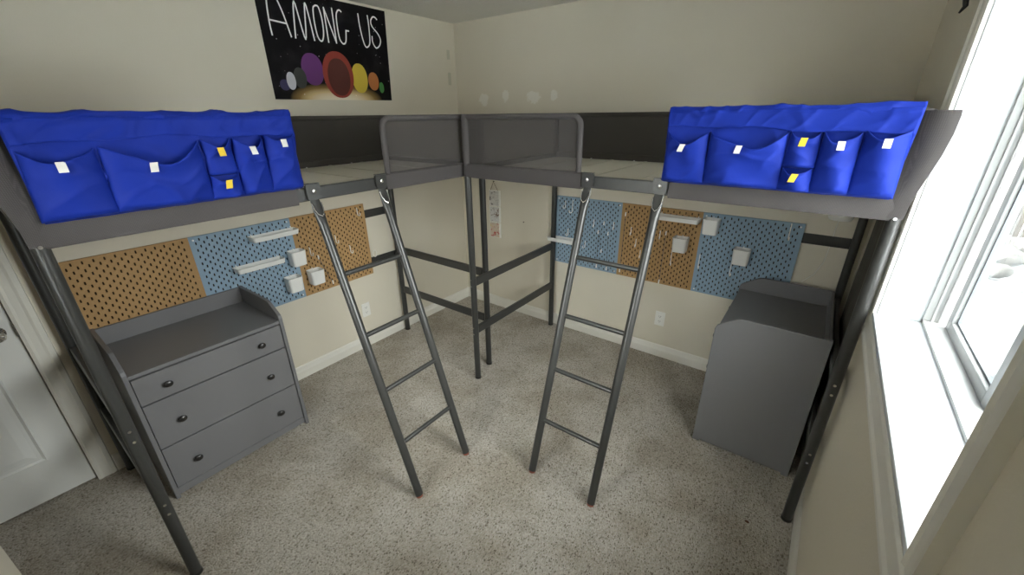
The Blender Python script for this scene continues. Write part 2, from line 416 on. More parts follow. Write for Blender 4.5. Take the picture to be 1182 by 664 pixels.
# ================================================================== LOFT BEDS
X0 = 1.040; Y0 = -0.860
def mapR(u, v, z): return (X0+u, -v, z)
def mapL(u, v, z): return (v, Y0-u, z)
ZT, ZB = 1.757, 1.455
def loft_bed(label, mp, base, vf, L, uA, uB, lad):
    t = thing('loft_bed', label, 'loft bed', base)
    off = Vector(base)
    def mpp(u, v, z): return Vector(mp(u, v, z)) - off
    def ob(n, bm, mt, parent=t, **k): return obj(n, bm, mt, parent, mp=mpp, **k)
    vb = 0.05; r = 0.0205
    for u in (0, L):
        for v in (vb, vf):
            leg = ob('leg', tube(NB(), [(u, v, 0.012), (u, v, ZB)], r, 18), M_metal, smooth=True)
            ob('foot_cap', tube(NB(), [(u, v, 0), (u, v, 0.014)], r+0.0015, 18), M_black, leg, smooth=True)
            if v == vf:
                for z in (0.765, 0.72, 0.412, 0.365, 1.425):
                    s = 1
                    bm = NB(); tube(bm, [(u, v+r-0.002, z), (u, v+r+0.003, z)], 0.0055, 10)
                    if z < 1 or True: ob('screw', bm, M_steel, leg)
        for z0, z1 in ((0.714, 0.770), (0.361, 0.417)):
            ob('end_rail', B(u-0.011, u+0.011, vb+r, vf-r, z0, z1, bev=0.004), M_metal)
        ob('end_frame_rail', B(u-0.012, u+0.012, vb+r, vf-r, 1.425, 1.480, bev=0.004), M_metal)
    for z0, z1 in ((1.040, 1.100), (0.672, 0.726)):
        br = ob('back_rail', B(-0.012, L+0.008, 0.001, 0.009, z0, z1, bev=0.002), M_metal)
        for u in (0, L): ob('rail_spacer', B(u-0.005, u+0.005, 0.009, vb-r+0.003, z0+0.01, z1-0.01), M_metal, br)
    ob('side_rail', B(r, L-r, vf-0.013, vf+0.013, 1.425, 1.480, bev=0.004), M_metal)
    ob('side_rail', B(r, L-r, vb-0.013, vb+0.013, 1.425, 1.480, bev=0.004), M_metal)
    # light woven base on the frame, stitched seams across
    bm = NB()
    box(bm, 0.02, L-0.02, vb+0.014, vf-0.014, 1.440, 1.452, bev=0.003)
    n = 8
    bs = ob('bed_base', bm, M_base)
    for i in range(1, n):
        u = L*i/n
        ob('slat_ridge', B(u-0.010, u+0.010, vb+0.03, vf-0.03, 1.452, 1.4555, bev=0.0015), M_base, bs)
    for i in range(1, 6):
        u = L*i/6.0
        ob('snap', lathe(NB(), [(0.006, 0), (0.006, 0.004), (0.003, 0.006)], 10, (u, vb+0.035, 1.452)), M_white, bs)
    # guard frames: sleeved tubes with a rounded free corner, netting, and a skirt round the side rail
    def guard(ua, ub, round_at):
        rr = 0.014; cr = 0.045
        top = ZT-rr
        lo, hi = (ua, ub)
        if round_at == 'hi':
            pts = [(lo, vf, top)]+[(a, vf, b) for a, b in arc(hi-rr-cr, top-cr, cr, PI/2, 0, 7)]+[(hi-rr, vf, 1.47)]
        else:
            pts = [(hi, vf, top)]+[(a, vf, b) for a, b in arc(lo+rr+cr, top-cr, cr, PI/2, PI, 7)]+[(lo+rr, vf, 1.47)]
        ob('guard_tube', tube(NB(), pts, rr, 14), M_sleeve, smooth=True)
        bm = NB()
        def f(a, b):
            u = lo+0.014+(hi-lo-0.028)*a; z = 1.47+(top-1.47)*b
            e = (hi-u) if round_at == 'hi' else (u-lo)
            if e < cr+rr: 
                k = max(0.0, 1-(max(e-rr, 0)/cr)); z = min(z, top-cr+cr*math.sqrt(max(0, 1-k*k)))
            w = 0.004*math.sin(PI*a)*math.sin(PI*b)
            return (u, vf+0.002-w, z)
        grid(bm, 40, 14, f); ob('netting', bm, M_net)
        bm = NB()
        k0 = lo+0.0 if round_at == 'hi' else lo+0.030
        k1 = hi+0.012 if round_at == 'hi' else hi
        prof = [(vf-0.018, 1.492), (vf+0.010, 1.493), (vf+0.0185, 1.486), (vf+0.020, 1.46), (vf+0.019, 1.425), (vf+0.015, 1.416), (vf-0.016, 1.416), (vf-0.018, 1.43)]
        V = []
        for i in range(25):
            u = k0+(k1-k0)*i/24
            V.append([bm.verts.new((u, v+0.0012*math.sin(u*23+z*40), z)) for v, z in prof])
        for A, C in zip(V, V[1:]):
            for k in range(len(prof)): bm.faces.new((A[k], A[(k+1) % len(prof)], C[(k+1) % len(prof)], C[k]))
        bm.faces.new(V[0]); bm.faces.new(V[-1])
        ob('rail_skirt', bm, M_sleeve, smooth=True)
    guard(0.0, uA, 'hi'); guard(uB, L, 'lo')
    # end guards and the long dark back guard
    for u in (0.0, L):
        tube_pts = [(u, vb, ZT-0.014), (u, vf, ZT-0.014)]
        ob('guard_tube', tube(NB(), tube_pts, 0.014, 14), M_sleeve, smooth=True)
        bm = NB(); grid(bm, 20, 8, lambda a, b: (u, vb+(vf-vb)*a, 1.47+(ZT-0.014-1.47)*b)); ob('netting', bm, M_net)
        # corner sleeve over the upright, pinched in the middle like stretched cloth
        d = 1 if u > 0 else 0
        if d:
            zs = [(ZT-0.005, 0.085), (ZT-0.02, 0.088), (ZT-0.07, 0.086), (ZT-0.13, 0.074), (ZT-0.19, 0.054), (ZT-0.24, 0.036), (ZT-0.29, 0.024), (1.425, 0.0215)]
            bm = NB(); rings = []
            for z, e in zs:                                # cloth stretched round the corner, wider towards the top
                q = max(0.0, e-0.0215)
                pl = [(u-0.030-q, vf+0.017), (u-0.018, vf+0.020), (u-0.004, vf+0.0215+0.30*q), (u+0.012+0.35*q, vf+0.022+0.45*q), (u+0.0205+0.55*q, vf+0.022+0.42*q), (u+0.0205+0.50*q, vf+0.020+0.16*q), (u+0.0205, vf+0.010), (u+0.0205, vf-0.02), (u-0.0, vf-0.0225), (u-0.0215, vf-0.015)]
                rings.append([bm.verts.new((a, b, z)) for a, b in pl])
            for A, C in zip(rings, rings[1:]):
                for k in range(len(A)): bm.faces.new((A[k], A[(k+1) % len(A)], C[(k+1) % len(A)], C[k]))
            bm.faces.new(rings[0]); bm.faces.new(rings[-1])
            ob('corner_sleeve', bm, M_sleeve, smooth=True, angle=70)
        else:
            ob('corner_sleeve', tube(NB(), [(u, vf, z) for z in (ZT, 1.43)], 0.0215, 16), M_sleeve, smooth=True)
        ob('corner_sleeve', tube(NB(), [(u, vb, z) for z in (ZT, 1.43)], 0.0215, 16), M_sleeve, smooth=True)
    ob('guard_tube', tube(NB(), [(0, vb, ZT-0.014), (L, vb, ZT-0.014)], 0.014, 14), M_backfab, smooth=True)
    bm = NB(); grid(bm, 30, 6, lambda a, b: (L*a, vb+0.004*math.sin(PI*b)*math.sin(9*a), 1.42+(ZT-0.014-1.42)*b)); g = ob('back_guard', bm, M_backfab)
    solid(g, 0.003)
    bm = NB(); box(bm, 0.02, L-0.02, vb+0.012, vb+0.024, 1.452, 1.492, bev=0.004); ob('back_guard_hem', bm, M_backfab)
    return t
VR, VL = 1.045, 0.990
LEN_L, LEN_R = 1.92, 1.902
bedL = loft_bed('dark grey metal loft bed along the wall with the black poster', mapL, (0.53, Y0-0.96, 0), VL, LEN_L, 0.722, 1.150, 0.78)
bedR = loft_bed('dark grey metal loft bed whose end stands against the window wall', mapR, (X0+0.96, -0.55, 0), VR, LEN_R, 0.740, 1.137, 0.79)

# ------------------------------------------------------------------ ladders
def ladder(label, mp, base, vf, u0, du):
    t = thing('ladder', label, 'ladder', base); off = Vector(base)
    def mpp(u, v, z): return Vector(mp(u, v, z))-off
    def ob(n, bm, mt, parent=t, **k): return obj(n, bm, mt, parent, mp=mpp, **k)
    vt = vf+0.020; vbm = vf+0.470; zt = 1.436; zb = 0.012
    def at(s): return (vt+(vbm-vt)*s, zt+(zb-zt)*s)
    for u in (u0, u0+du):
        ss = [0.0, 0.010, 0.025, 0.040, 0.058, 0.080, 1.0]
        fl = [(0.018, 0.004), (0.021, 0.0045), (0.0225, 0.006), (0.0225, 0.010), (0.0215, 0.016), (0.0195, 0.0195), (0.0195, 0.0195)]
        st = ob('side_pole', tube(NB(), [(u, *at(s)) for s in ss], 0.02, 20, flat=[(b_, a_) for a_, b_ in fl]), M_ladder, smooth=True)
        rim = [(u+x, at(s)[0]+d, at(s)[1]+0.004) for x, s, d in ((-0.021, 0.016, 0.006), (-0.020, 0.032, 0.008), (-0.013, 0.047, 0.013), (0, 0.054, 0.016), (0.013, 0.047, 0.013), (0.020, 0.032, 0.008), (0.021, 0.016, 0.006))]
        ob('crimp_rim', tube(NB(), rim, 0.0022, 8), M_steel, st, smooth=True)
        v, z = at(1.0)
        ob('foot_cap', tube(NB(), [(u, v-0.002, 0.016), (u, v+0.001, 0.0)], 0.0165, 16), M_foot, st, smooth=True)
        bm = NB(); hw = 0.030
        plate = [(-hw, 1.494), (hw, 1.494)]+[(u_, z_) for u_, z_ in arc(hw-0.012, 1.442, 0.012, 0, -PI/2, 4)]+[(u_, z_) for u_, z_ in arc(-hw+0.012, 1.442, 0.012, -PI/2, -PI, 4)]
        vs = [[bm.verts.new((u+a_, v_, z_)) for a_, z_ in plate] for v_ in (vf+0.0235, vf+0.029)]
        bm.faces.new(vs[0]); bm.faces.new(vs[1])
        for k in range(len(plate)): bm.faces.new((vs[0][k], vs[0][(k+1) % len(plate)], vs[1][(k+1) % len(plate)], vs[1][k]))
        br = ob('hinge_bracket', bm, M_metal)
        for e in (-1, 1): ob('hinge_cheek', B(u+e*0.0245, u+e*0.0295, vf+0.0150, vf+0.0235, 1.440, 1.490), M_metal, br)
        ob('hinge_top', B(u-0.030, u+0.030, vf+0.0145, vf+0.029, 1.4945, 1.4975, bev=0.001), M_metal, br)
        bm = NB(); tube(bm, [(u, vf+0.028, 1.465), (u, vf+0.033, 1.465), (u, vf+0.035, 1.465)], [0.009, 0.009, 0.005], 14)
        ob('bolt', bm, M_steel, br, smooth=True)
    for s in (0.230, 0.428, 0.617, 0.805):
        v, z = at(s)
        ob('rung', tube(NB(), [(u0+0.012, v, z), (u0+du-0.012, v, z)], 0.0115, 16), M_ladder, smooth=True)
    return t
ladder('grey metal ladder leaning on the loft bed below the poster', mapL, (VL+0.25, Y0-0.94, 0), VL, 0.772, 0.342)
ladder('grey metal ladder leaning on the loft bed beside the window', mapR, (X0+0.97, -VR-0.25, 0), VR, 0.790, 0.342)

# ------------------------------------------------------------------ pegboards: blind slots, their shade painted in dark
PB = 0.552
def pegboard_mesh():
    bm = NB(); cw = PB/28; ch = PB/14; t = 0.009
    sw, sh = 0.0033, 0.0082
    hole = [(-sw, -sh+0.002), (0, -sh), (sw, -sh+0.002), (sw, 0), (sw, sh-0.002), (0, sh), (-sw, sh-0.002), (-sw, 0)]
    cache = {}
    def V(x, y, z):
        k = (round(x, 5), round(y, 5), round(z, 5))
        if k not in cache: cache[k] = bm.verts.new((x, y, z))
        return cache[k]
    def quad(*p, mi=0):
        vs = [V(*q) for q in p]
        try: bm.faces.new(vs).material_index = mi
        except ValueError: pass
    for i in range(28):
        x0 = -PB/2+i*cw; cx = x0+cw/2
        zs = [k*ch for k in range(15)] if i % 2 == 0 else [0]+[ch/2+k*ch for k in range(14)]+[PB]
        for a, b in zip(zs, zs[1:]):
            full = (b-a) > ch*0.9 and 0 < i < 27
            if not full:
                for y in (0, t): quad((x0, y, a), (x0+cw, y, a), (x0+cw, y, b), (x0, y, b))
                continue
            cz = (a+b)/2
            outer = [(x0, a), (cx, a), (x0+cw, a), (x0+cw, cz), (x0+cw, b), (cx, b), (x0, b), (x0, cz)]
            inner = [(cx+p, cz+q) for p, q in hole]
            for k in range(8):
                o0, o1, i1, i0 = outer[k], outer[(k+1) % 8], inner[(k+1) % 8], inner[k]
                for y in (0, t): quad((o0[0], y, o0[1]), (o1[0], y, o1[1]), (i1[0], y, i1[1]), (i0[0], y, i0[1]))
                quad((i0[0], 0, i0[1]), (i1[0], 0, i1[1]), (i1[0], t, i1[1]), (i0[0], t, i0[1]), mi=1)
            vs = [V(p_, t-0.0005, q_) for p_, q_ in inner]; bm.faces.new(vs).material_index = 1   # dark floor added so the slots read as shaded
    for a, b, c, d in ((-PB/2, 0, PB/2, 0), (-PB/2, PB, PB/2, PB), (-PB/2, 0, -PB/2, PB), (PB/2, 0, PB/2, PB)):
        quad((a, 0, b), (c, 0, d), (c, t, d), (a, t, b))
    return bm
# local frame: X across, front faces -Y (y=0 front), Z up.  Left wall: rotate +90 deg (front faces +X)
bz = 0.601
pb_bm = pegboard_mesh(); bmesh.ops.recalc_face_normals(pb_bm, faces=pb_bm.faces)
pb_me = {}
for nme, mt in (('brown', M_brown), ('blue', M_bboard)):
    me = bpy.data.meshes.new('pegboard'); pb_bm.to_mesh(me); me.materials.append(mt); me.materials.append(M_peg_shade); pb_me[nme] = me
pb_bm.free()
FACE = 0.0195
def pegboard(side, c, colr, label):
    loc = (FACE, c, bz) if side == 'L' else (c, -FACE, bz)
    t = thing('pegboard', label, 'pegboard', loc, PI/2 if side == 'L' else 0, 'pegboards')
    b = bpy.data.objects.new('panel', pb_me[colr]); COL.objects.link(b); b.parent = t
    for sx, sz in ((-PB/2+0.02, 0.02), (PB/2-0.02, 0.02), (-PB/2+0.02, PB-0.02), (PB/2-0.02, PB-0.02)):
        if colr == 'blue' or sz > 0.3:
            obj('screw', lathe(NB(), [(0.0055, 0), (0.0055, 0.002), (0.003, 0.0035)], 10, (sx, 0, sz), 'y'), M_white if colr == 'blue' else M_brown, t)
    return t
YL = [-2.478, -1.926, -1.374]; XR = [1.322, 1.874, 2.426]
pegboard('L', YL[0], 'brown', 'brown pegboard behind the dresser with three drawers in view')
pegboard('L', YL[1], 'blue', 'blue pegboard on the poster wall carrying two white trays')
pegboard('L', YL[2], 'brown', 'brown pegboard behind the ladder below the poster')
pegboard('R', XR[0], 'blue', 'blue pegboard nearest the room corner on the right wall')
pegboard('R', XR[1], 'brown', 'brown pegboard between two blue pegboards on the right wall')
pegboard('R', XR[2], 'blue', 'blue pegboard above the dresser beside the window')

# trays and cups hang on the boards
def tray():
    bm = NB(); w, d, h, th = 0.140, 0.082, 0.030, 0.004
    def rr(w, d, r):
        p = []
        for cx, cy, a in ((w-r, d-r, 0), (-w+r, d-r, PI/2)): p += arc(cx, cy, r, a, a+PI/2, 5)
        return p+[(-w, 0), (w, 0)]
    o0 = rr(w-0.006, d-0.006, 0.012); o1 = rr(w, d, 0.016); i1 = rr(w-th, d-th, 0.013); i0 = rr(w-th-0.004, d-th-0.004, 0.010)
    def ring(p, z, y0=0.0): return [bm.verts.new((x, -max(y, y0), z)) for x, y in p]
    R = [ring(o0, 0), ring(o1, h), ring(i1, h, th), ring(i0, 0.004, th)]
    for A, C in zip(R, R[1:]):
        for k in range(len(A)): bm.faces.new((A[k], A[(k+1) % len(A)], C[(k+1) % len(A)], C[k]))
    bm.faces.new(R[0]); bm.faces.new(R[-1])
    return bm
def cup():
    bm = NB(); th = 0.004
    def rr(w, d0, d1, r):
        p = []
        for cx, cy, a in ((w-r, d1-r, 0), (-w+r, d1-r, PI/2), (-w+r, d0+r, PI), (w-r, d0+r, 1.5*PI)): p += arc(cx, cy, r, a, a+PI/2, 5)
        return p
    h = 0.100
    rings = [(rr(0.039, 0.010, 0.074, 0.012), 0.0), (rr(0.043, 0.005, 0.080, 0.014), 0.004), (rr(0.047, 0.002, 0.086, 0.014), h), (rr(0.047-th, 0.002+th, 0.086-th, 0.011), h), (rr(0.038, 0.012, 0.074, 0.010), 0.008)]
    R = [[bm.verts.new((x, -y, z)) for x, y in p] for p, z in rings]
    for A, C in zip(R, R[1:]):
        for k in range(len(A)): bm.faces.new((A[k], A[(k+1) % len(A)], C[(k+1) % len(A)], C[k]))
    bm.faces.new(R[0]); bm.faces.new(R[-1])
    return bm
def clip_bm(x, z):
    return tube(NB(), [(x, 0.004, z), (x, -0.008, z+0.002), (x, -0.010, z-0.012)], 0.003, 8)
def hang(side, c, z):
    return ((FACE, c, z) if side == 'L' else (c, -FACE, z)), (PI/2 if side == 'L' else 0)
def first_tray():
    t = thing('wall_tray', '', 'tray', (0, 0, 0), 0, 'white pegboard trays')
    b = obj('tray_body', tray(), M_white, t, smooth=True)
    for x in (-0.12, 0.12): obj('hanger', clip_bm(x, 0.036), M_white, t)
    return t
tr = first_tray()
spots = [('L', -1.775, 1.062, 'white tray, upper of the two on the left blue pegboard'),
         ('L', -1.898, 0.900, 'white tray, lower of the two on the left blue pegboard'),
         ('R', 1.145, 0.793, 'white tray overhanging the pegboard edge near the room corner'),
         ('R', 2.005, 1.084, 'white tray at the top of the right brown pegboard')]
for i, (s, c, z, l) in enumerate(spots):
    loc, rz = hang(s, c, z)
    if i == 0: tr.location = loc; tr.rotation_euler = (0, 0, rz); tr['label'] = l
    else: dup(tr, loc, rz, l)
cu = thing('wall_cup', '', 'container', (0, 0, 0), 0, 'white pegboard containers')
obj('cup_body', cup(), M_white, cu, smooth=True)
obj('hanger', clip_bm(0.0, 0.104), M_white, cu)
spots = [('L', -1.672, 0.848, 'white container hanging across the seam of blue and brown boards, below the upper tray'),
         ('L', -1.728, 0.682, 'white container near the bottom of the left blue pegboard'),
         ('L', -1.574, 0.685, 'white container near the bottom of the left brown pegboard'),
         ('R', 2.045, 0.878, 'white container near the middle of the right brown pegboard'),
         ('R', 2.215, 1.028, 'white container high on the seam of the right brown and blue pegboards'),
         ('R', 2.418, 0.864, 'white container on the blue pegboard above the dresser by the window')]
for i, (s, c, z, l) in enumerate(spots):
    loc, rz = hang(s, c, z)
    if i == 0: cu.location = loc; cu.rotation_euler = (0, 0, rz); cu['label'] = l
    else: dup(cu, loc, rz, l)
# J-shaped wire hooks
def hook_bm(k=1.0):
    pts = [(0, 0.006, 0.045*k), (0, -0.004, 0.046*k), (0, -0.005, 0.040*k), (0, -0.005, 0.004)]
    pts += [(0, -0.005-0.013+0.013*math.cos(a), 0.004-0.013*math.sin(a)) for a in (0.5, 1.0, 1.57, 2.1, 2.7, 3.14)]
    pts += [(0, -0.031, 0.014)]
    return tube(NB(), pts, 0.0028, 8)
hk = obj('pegboard_hook', hook_bm(), M_hook, smooth=True); tag(hk, '', 'hook', 'white pegboard hooks')
hl = obj('pegboard_hook', hook_bm(1.9), M_hook, smooth=True); tag(hl, '', 'hook', 'white pegboard hooks')
hooks = [('L', -1.160, 1.085, 0.2, hk, 'white wire hook at the upper right corner of the left brown pegboard'),
         ('L', -1.364, 0.925, 0.2, hk, 'white wire hook mid-height on the left brown pegboard beside the ladder pole'),
         ('L', -1.264, 0.825, 0.1, hk, 'white wire hook right of the ladder pole, low on the left brown pegboard'),
         ('L', -1.562, 0.885, 0.2, hk, 'white wire hook above the container on the left brown pegboard'),
         ('R', 1.130, 1.070, -0.3, hk, 'white wire hook, leftmost at the top of the corner blue pegboard'),
         ('R', 1.195, 1.040, -0.9, hl, 'large slanting white hook at the top of the corner blue pegboard'),
         ('R', 1.252, 1.065, 0.9, hk, 'white wire hook at the top of the blue board, against the ladder pole'),
         ('R', 1.162, 0.850, -0.2, hk, 'white wire hook just above the overhanging white tray'),
         ('R', 1.320, 0.775, -0.3, hk, 'white wire hook on the blue board just above the ladder rung'),
         ('R', 1.382, 0.955, 0.3, hk, 'white wire hook on the blue board, just right of the ladder pole'),
         ('R', 1.544, 0.960, 0.3, hk, 'white wire hook at the right edge of the corner blue pegboard'),
         ('R', 1.681, 0.940, 0.2, hk, 'white wire hook, highest of the falling row on the right brown pegboard'),
         ('R', 1.726, 0.858, 0.2, hk, 'white wire hook, middle of the falling row on the right brown pegboard'),
         ('R', 1.766, 0.780, 0.2, hk, 'white wire hook, lowest of the falling row on the right brown pegboard'),
         ('R', 1.890, 0.945, 0.3, hk, 'white wire hook left of the container on the right brown pegboard'),
         ('R', 1.987, 0.770, 0.5, hl, 'large white hook below the container on the right brown pegboard'),
         ('R', 2.171, 0.785, 0.4, hl, 'large white hook at the left edge of the blue board by the window'),
         ('R', 2.367, 0.775, 0.5, hl, 'large white hook below the container above the window-side dresser'),
         ('R', 2.634, 1.060, 0.3, hl, 'large white hook at the upper right of the blue board by the window')]
used = set()
for s, c, z, tw, src, l in hooks:
    loc, rz = hang(s, c, z)
    if src.name in used:
        o = src.copy(); COL.objects.link(o)
    else: o = src; used.add(src.name)
    o.location = loc; o.rotation_euler = (0, 0, rz+tw*0.8); o['label'] = l
# elastic cords clipped to the boards
def cord(side, a, b, bow, label):
    loc, rz = hang(side, a[0], b[1])
    t = thing('elastic_cord', label, 'cord', loc, rz, 'pegboard cords')
    sgn = 1
    dx = (b[0]-a[0]); hgt = a[1]-b[1]
    pts = [(-0+(dx)*(1-s)*0+dx*(1-s)*0+(dx*s if side == 'R' else dx*s)+bow*math.sin(PI*s), -0.006, hgt*(1-s)) for s in [i/10 for i in range(11)]]
    obj('cord_line', tube(NB(), pts, 0.0016, 8), M_cord, t)
    for p in (pts[0], pts[-1]):
        obj('clip', tube(NB(), [(p[0], -0.004, p[2]+0.014), (p[0], -0.009, p[2]+0.008), (p[0], -0.009, p[2]-0.012)], 0.0045, 10), M_hook, t, smooth=True)
    return t
cord('R', (1.468, 0.985), (1.462, 0.765), -0.025, 'slack dark cord bowing between two white clips on the corner blue pegboard')
cord('R', (1.426, 0.910), (1.431, 0.635), 0.0, 'taut dark cord left of the slack one on the corner blue pegboard')
cord('R', (1.507, 0.910), (1.516, 0.632), 0.0, 'taut dark cord right of the slack one on the corner blue pegboard')
cord('R', (1.630, 1.075), (1.626, 0.640), 0.0, 'taut dark cord along the left edge of the right brown pegboard')
cord('R', (1.932, 0.980), (1.929, 0.618), 0.0, 'taut dark cord down the middle of the right brown pegboard')
cord('L', (-1.515, 0.850), (-1.446, 0.640), 0.0, 'dark cord with white clips on the brown pegboard behind the left ladder')
# little loop beside the left brown board
o = obj('cord_loop', tube(NB(), [(0.048, -1.082+0.016*math.cos(a)+0.004, 0.765+0.026*math.sin(a)) for a in [i*2*PI/18 for i in range(18)]], 0.0022, 8, closed=True), M_hook, smooth=True)
tag(o, 'small white wire loop at the right edge of the left brown pegboard', 'loop')

# ------------------------------------------------------------------ dressers
DW, DD, DH = 0.685, 0.473, 0.812
def dresser(label, loc, rz):
    t = thing('dresser', label, 'dresser', loc, rz, 'grey dressers')
    # local: width along X, front -Y, back at y=0, Z up
    side = [(0, 0.0), (0, DH)]+[(-DD+0.115, DH), (-DD+0.098, DH-0.003)]+[(-DD+0.018, DH-0.055), (-DD+0.006, DH-0.066), (-DD, DH-0.082), (-DD, 0.0), (-DD+0.035, 0.0), (-DD+0.035, 0.012), (-0.03, 0.012), (-0.03, 0)]
    for s in (-1, 1):
        x0 = s*DW/2; x1 = x0-s*0.018
        bm = NB(); prism(bm, side, 0, x0, x1)
        bmesh.ops.recalc_face_normals(bm, faces=bm.faces)
        es = [e for e in bm.edges if abs(e.verts[0].co.x-e.verts[1].co.x) < 1e-6]
        bmesh.ops.bevel(bm, geom=es, offset=0.0015, segments=1, affect='EDGES')
        obj('side_panel', bm, M_dres, t)
    w = DW/2-0.018
    obj('back_panel', B(-w, w, -0.016, -0.002, 0.03, DH-0.004, bev=0.0015, seg=1), M_dres, t)
    obj('top', B(-w, w, -DD+0.006, -0.016, 0.700, 0.718, bev=0.0015, seg=1), M_dres, t)
    obj('plinth', B(-w, w, -DD+0.012, -DD+0.028, 0.010, 0.050, bev=0.0015, seg=1), M_dres, t)
    obj('inner_case', B(-w, w, -DD+0.030, -0.016, 0.03, 0.700), M_gap, t)
    for z0, z1, kz in ((0.554, 0.694, 0.622), (0.302, 0.550, 0.420), (0.056, 0.298, 0.170)):
        d = obj('drawer', B(-w+0.003, w-0.003, -DD+0.006, -DD+0.028, z0+0.0015, z1-0.0015, bev=0.0015, seg=1), M_dres, t)
        for kx in (-0.207, 0.207):
            k = lathe(NB(), [(0.007, 0), (0.008, 0.010), (0.015, 0.014), (0.0175, 0.020), (0.0155, 0.027), (0.010, 0.031), (0.003, 0.032)], 20, (0, 0, 0), 'y')
            for v in k.verts: v.co = (kx+v.co.x*1.05, v.co.y*0.82-DD+0.006, kz+v.co.z*0.9)
            obj('knob', k, M_knob, d, smooth=True)['label'] = 'black oval knob'
    return t
d0 = dresser('grey dresser with three drawers standing below the brown and blue pegboards of the poster wall', (0.0235, -2.362, 0), PI/2)
dup(d0, (2.922, -0.425, 0), -PI/2, 'grey dresser beside the window, its plain side panel facing the room')

# ------------------------------------------------------------------ hanging pocket organizers
OW, OZ0, OZ1 = 0.738, 1.487, 1.770
def organizer(label, loc, rz, seed, wrinkle):
    rnd = random.Random(seed); ph = [rnd.uniform(0, 6) for _ in range(8)]
    t = thing('bed_organizer', label, 'organizer', loc, rz, 'blue pocket organizers')
    hgt = OZ1-OZ0
    def wr(x, z):
        q = Vector((x*5.0+z*3.0+ph[0], z*11.0-x*2.0+ph[1], ph[2]))
        a_ = 1-abs(mnoise.noise(q)); b_ = 1-abs(mnoise.noise(Vector((x*9-z*12+ph[3], z*5+x*4, ph[4]))))
        return wrinkle*(1.6*a_**5+1.0*b_**6+0.6*mnoise.noise(q*2.3))
    bm = NB()                                              # back cloth and the flap that folds over the guard tube
    prof = [(0.056, hgt-0.14), (0.054, hgt-0.03), (0.044, hgt-0.006), (0.026, hgt), (0.006, hgt-0.002), (-0.004, hgt-0.014), (-0.005, hgt-0.05), (-0.003, hgt*0.55), (-0.002, hgt*0.3), (-0.001, 0)]
    def back(a, b):
        k = b*(len(prof)-1); i = min(int(k), len(prof)-2); f = k-i
        y = prof[i][0]*(1-f)+prof[i+1][0]*f; z = prof[i][1]*(1-f)+prof[i+1][1]*f
        x = OW*a; x += 0.012*(z/hgt-0.5)*(1 if a > 0.5 else -0.6)*abs(a-0.5)*2
        return (x, y-abs(wr(x, z))*(1 if y < 0.01 else -0.3), z+abs(wr(x, 0.2))*0.7*(1 if z > hgt*0.8 else 0))
    grid(bm, 110, 45, back)
    o = obj('back_cloth', bm, M_blue, t, smooth=True, angle=60); solid(o, 0.0016)
    bm = NB()                                              # flap hem
    zf = hgt-0.075
    def flap(a, b):
        x = OW*(0.002+0.996*a); z = zf+(hgt-0.010-zf)*b
        z -= (1-b)*(0.008*math.sin(5*a+ph[3])+0.004*math.sin(17*a+ph[4]))
        return (x+0.008*b*(a-0.4), -0.013-0.004*(1-b)-0.7*abs(wr(x*1.4, z))-(0.0 if b < 0.9 else -0.004), z)
    grid(bm, 110, 14, flap)
    o = obj('flap', bm, M_blue, t, smooth=True, angle=60); solid(o, 0.0016)
    def pocket(x0, x1, z0, zt, sag, out, tagx, tmat):
        bm = NB(); px = rnd.uniform(0, 6)
        def f(a, b):
            s = max(0.0, math.sin(PI*a)); e = s**0.42
            ztop = zt+0.004-sag*1.25*(s**0.9)*(1-0.22*math.sin(2*PI*a+px))
            z = z0+(ztop-z0)*b
            bb = min(1.0, (b/0.10))**0.6
            o_ = out*e*bb*(0.70+0.30*b) + 0.9*wr(x0+(x1-x0)*a, z)*e
            o_ += out*0.16*math.sin(5*a+3*b+px)*e*bb
            xx = x0+(x1-x0)*a + (a-0.5)*0.012*(1-b)
            return (xx, -0.006-o_, z)
        grid(bm, 34, 26, f)
        p = obj('pocket', bm, M_blue, t, smooth=True, angle=60); solid(p, 0.0014)
        p0 = Vector(f(tagx, 1.0)); bm = NB()
        lean = rnd.uniform(-0.010, 0.002)
        pts = [(-0.002, 0.001), (-0.004, -0.006), (-0.009, -0.016), (-0.012, -0.026)]
        V = [[bm.verts.new((p0.x+dx+lean*i/3, p0.y+y, p0.z+z)) for dx in (-0.010, 0.010)] for i, (y, z) in enumerate(pts)]
        for A, C in zip(V, V[1:]): bm.faces.new((A[0], A[1], C[1], C[0]))
        q = obj('tag', bm, tmat, p); solid(q, 0.0012)
        q['label'] = 'yellow cloth tag' if tmat is M_tagy else 'white cloth tag'
    W_ = OW
    pocket(0.004, 0.218*W_, 0.004, 0.192, 0.030, 0.034, 0.46, M_tagw)
    pocket(0.220*W_, 0.566*W_, 0.003, 0.196, 0.045, 0.044, 0.44, M_tagw)
    pocket(0.572*W_, 0.690*W_, 0.082, 0.200, 0.022, 0.026, 0.50, M_tagy)
    pocket(0.568*W_, 0.692*W_, 0.003, 0.085, 0.022, 0.034, 0.50, M_tagy)
    pocket(0.698*W_, 0.836*W_, 0.003, 0.202, 0.030, 0.036, 0.52, M_tagw)
    pocket(0.842*W_, 0.994*W_, 0.003, 0.208, 0.022, 0.036, 0.52, M_tagw)
    return t
organizer('royal blue hanging pocket organizer with tags on the bed beside the window', (2.178, -VR-0.028, OZ0), 0, 3, 0.0058)
organizer('royal blue hanging pocket organizer with tags on the bed below the poster, above the drawers', (VL+0.028, -2.755, OZ0), PI/2, 11, 0.0080)

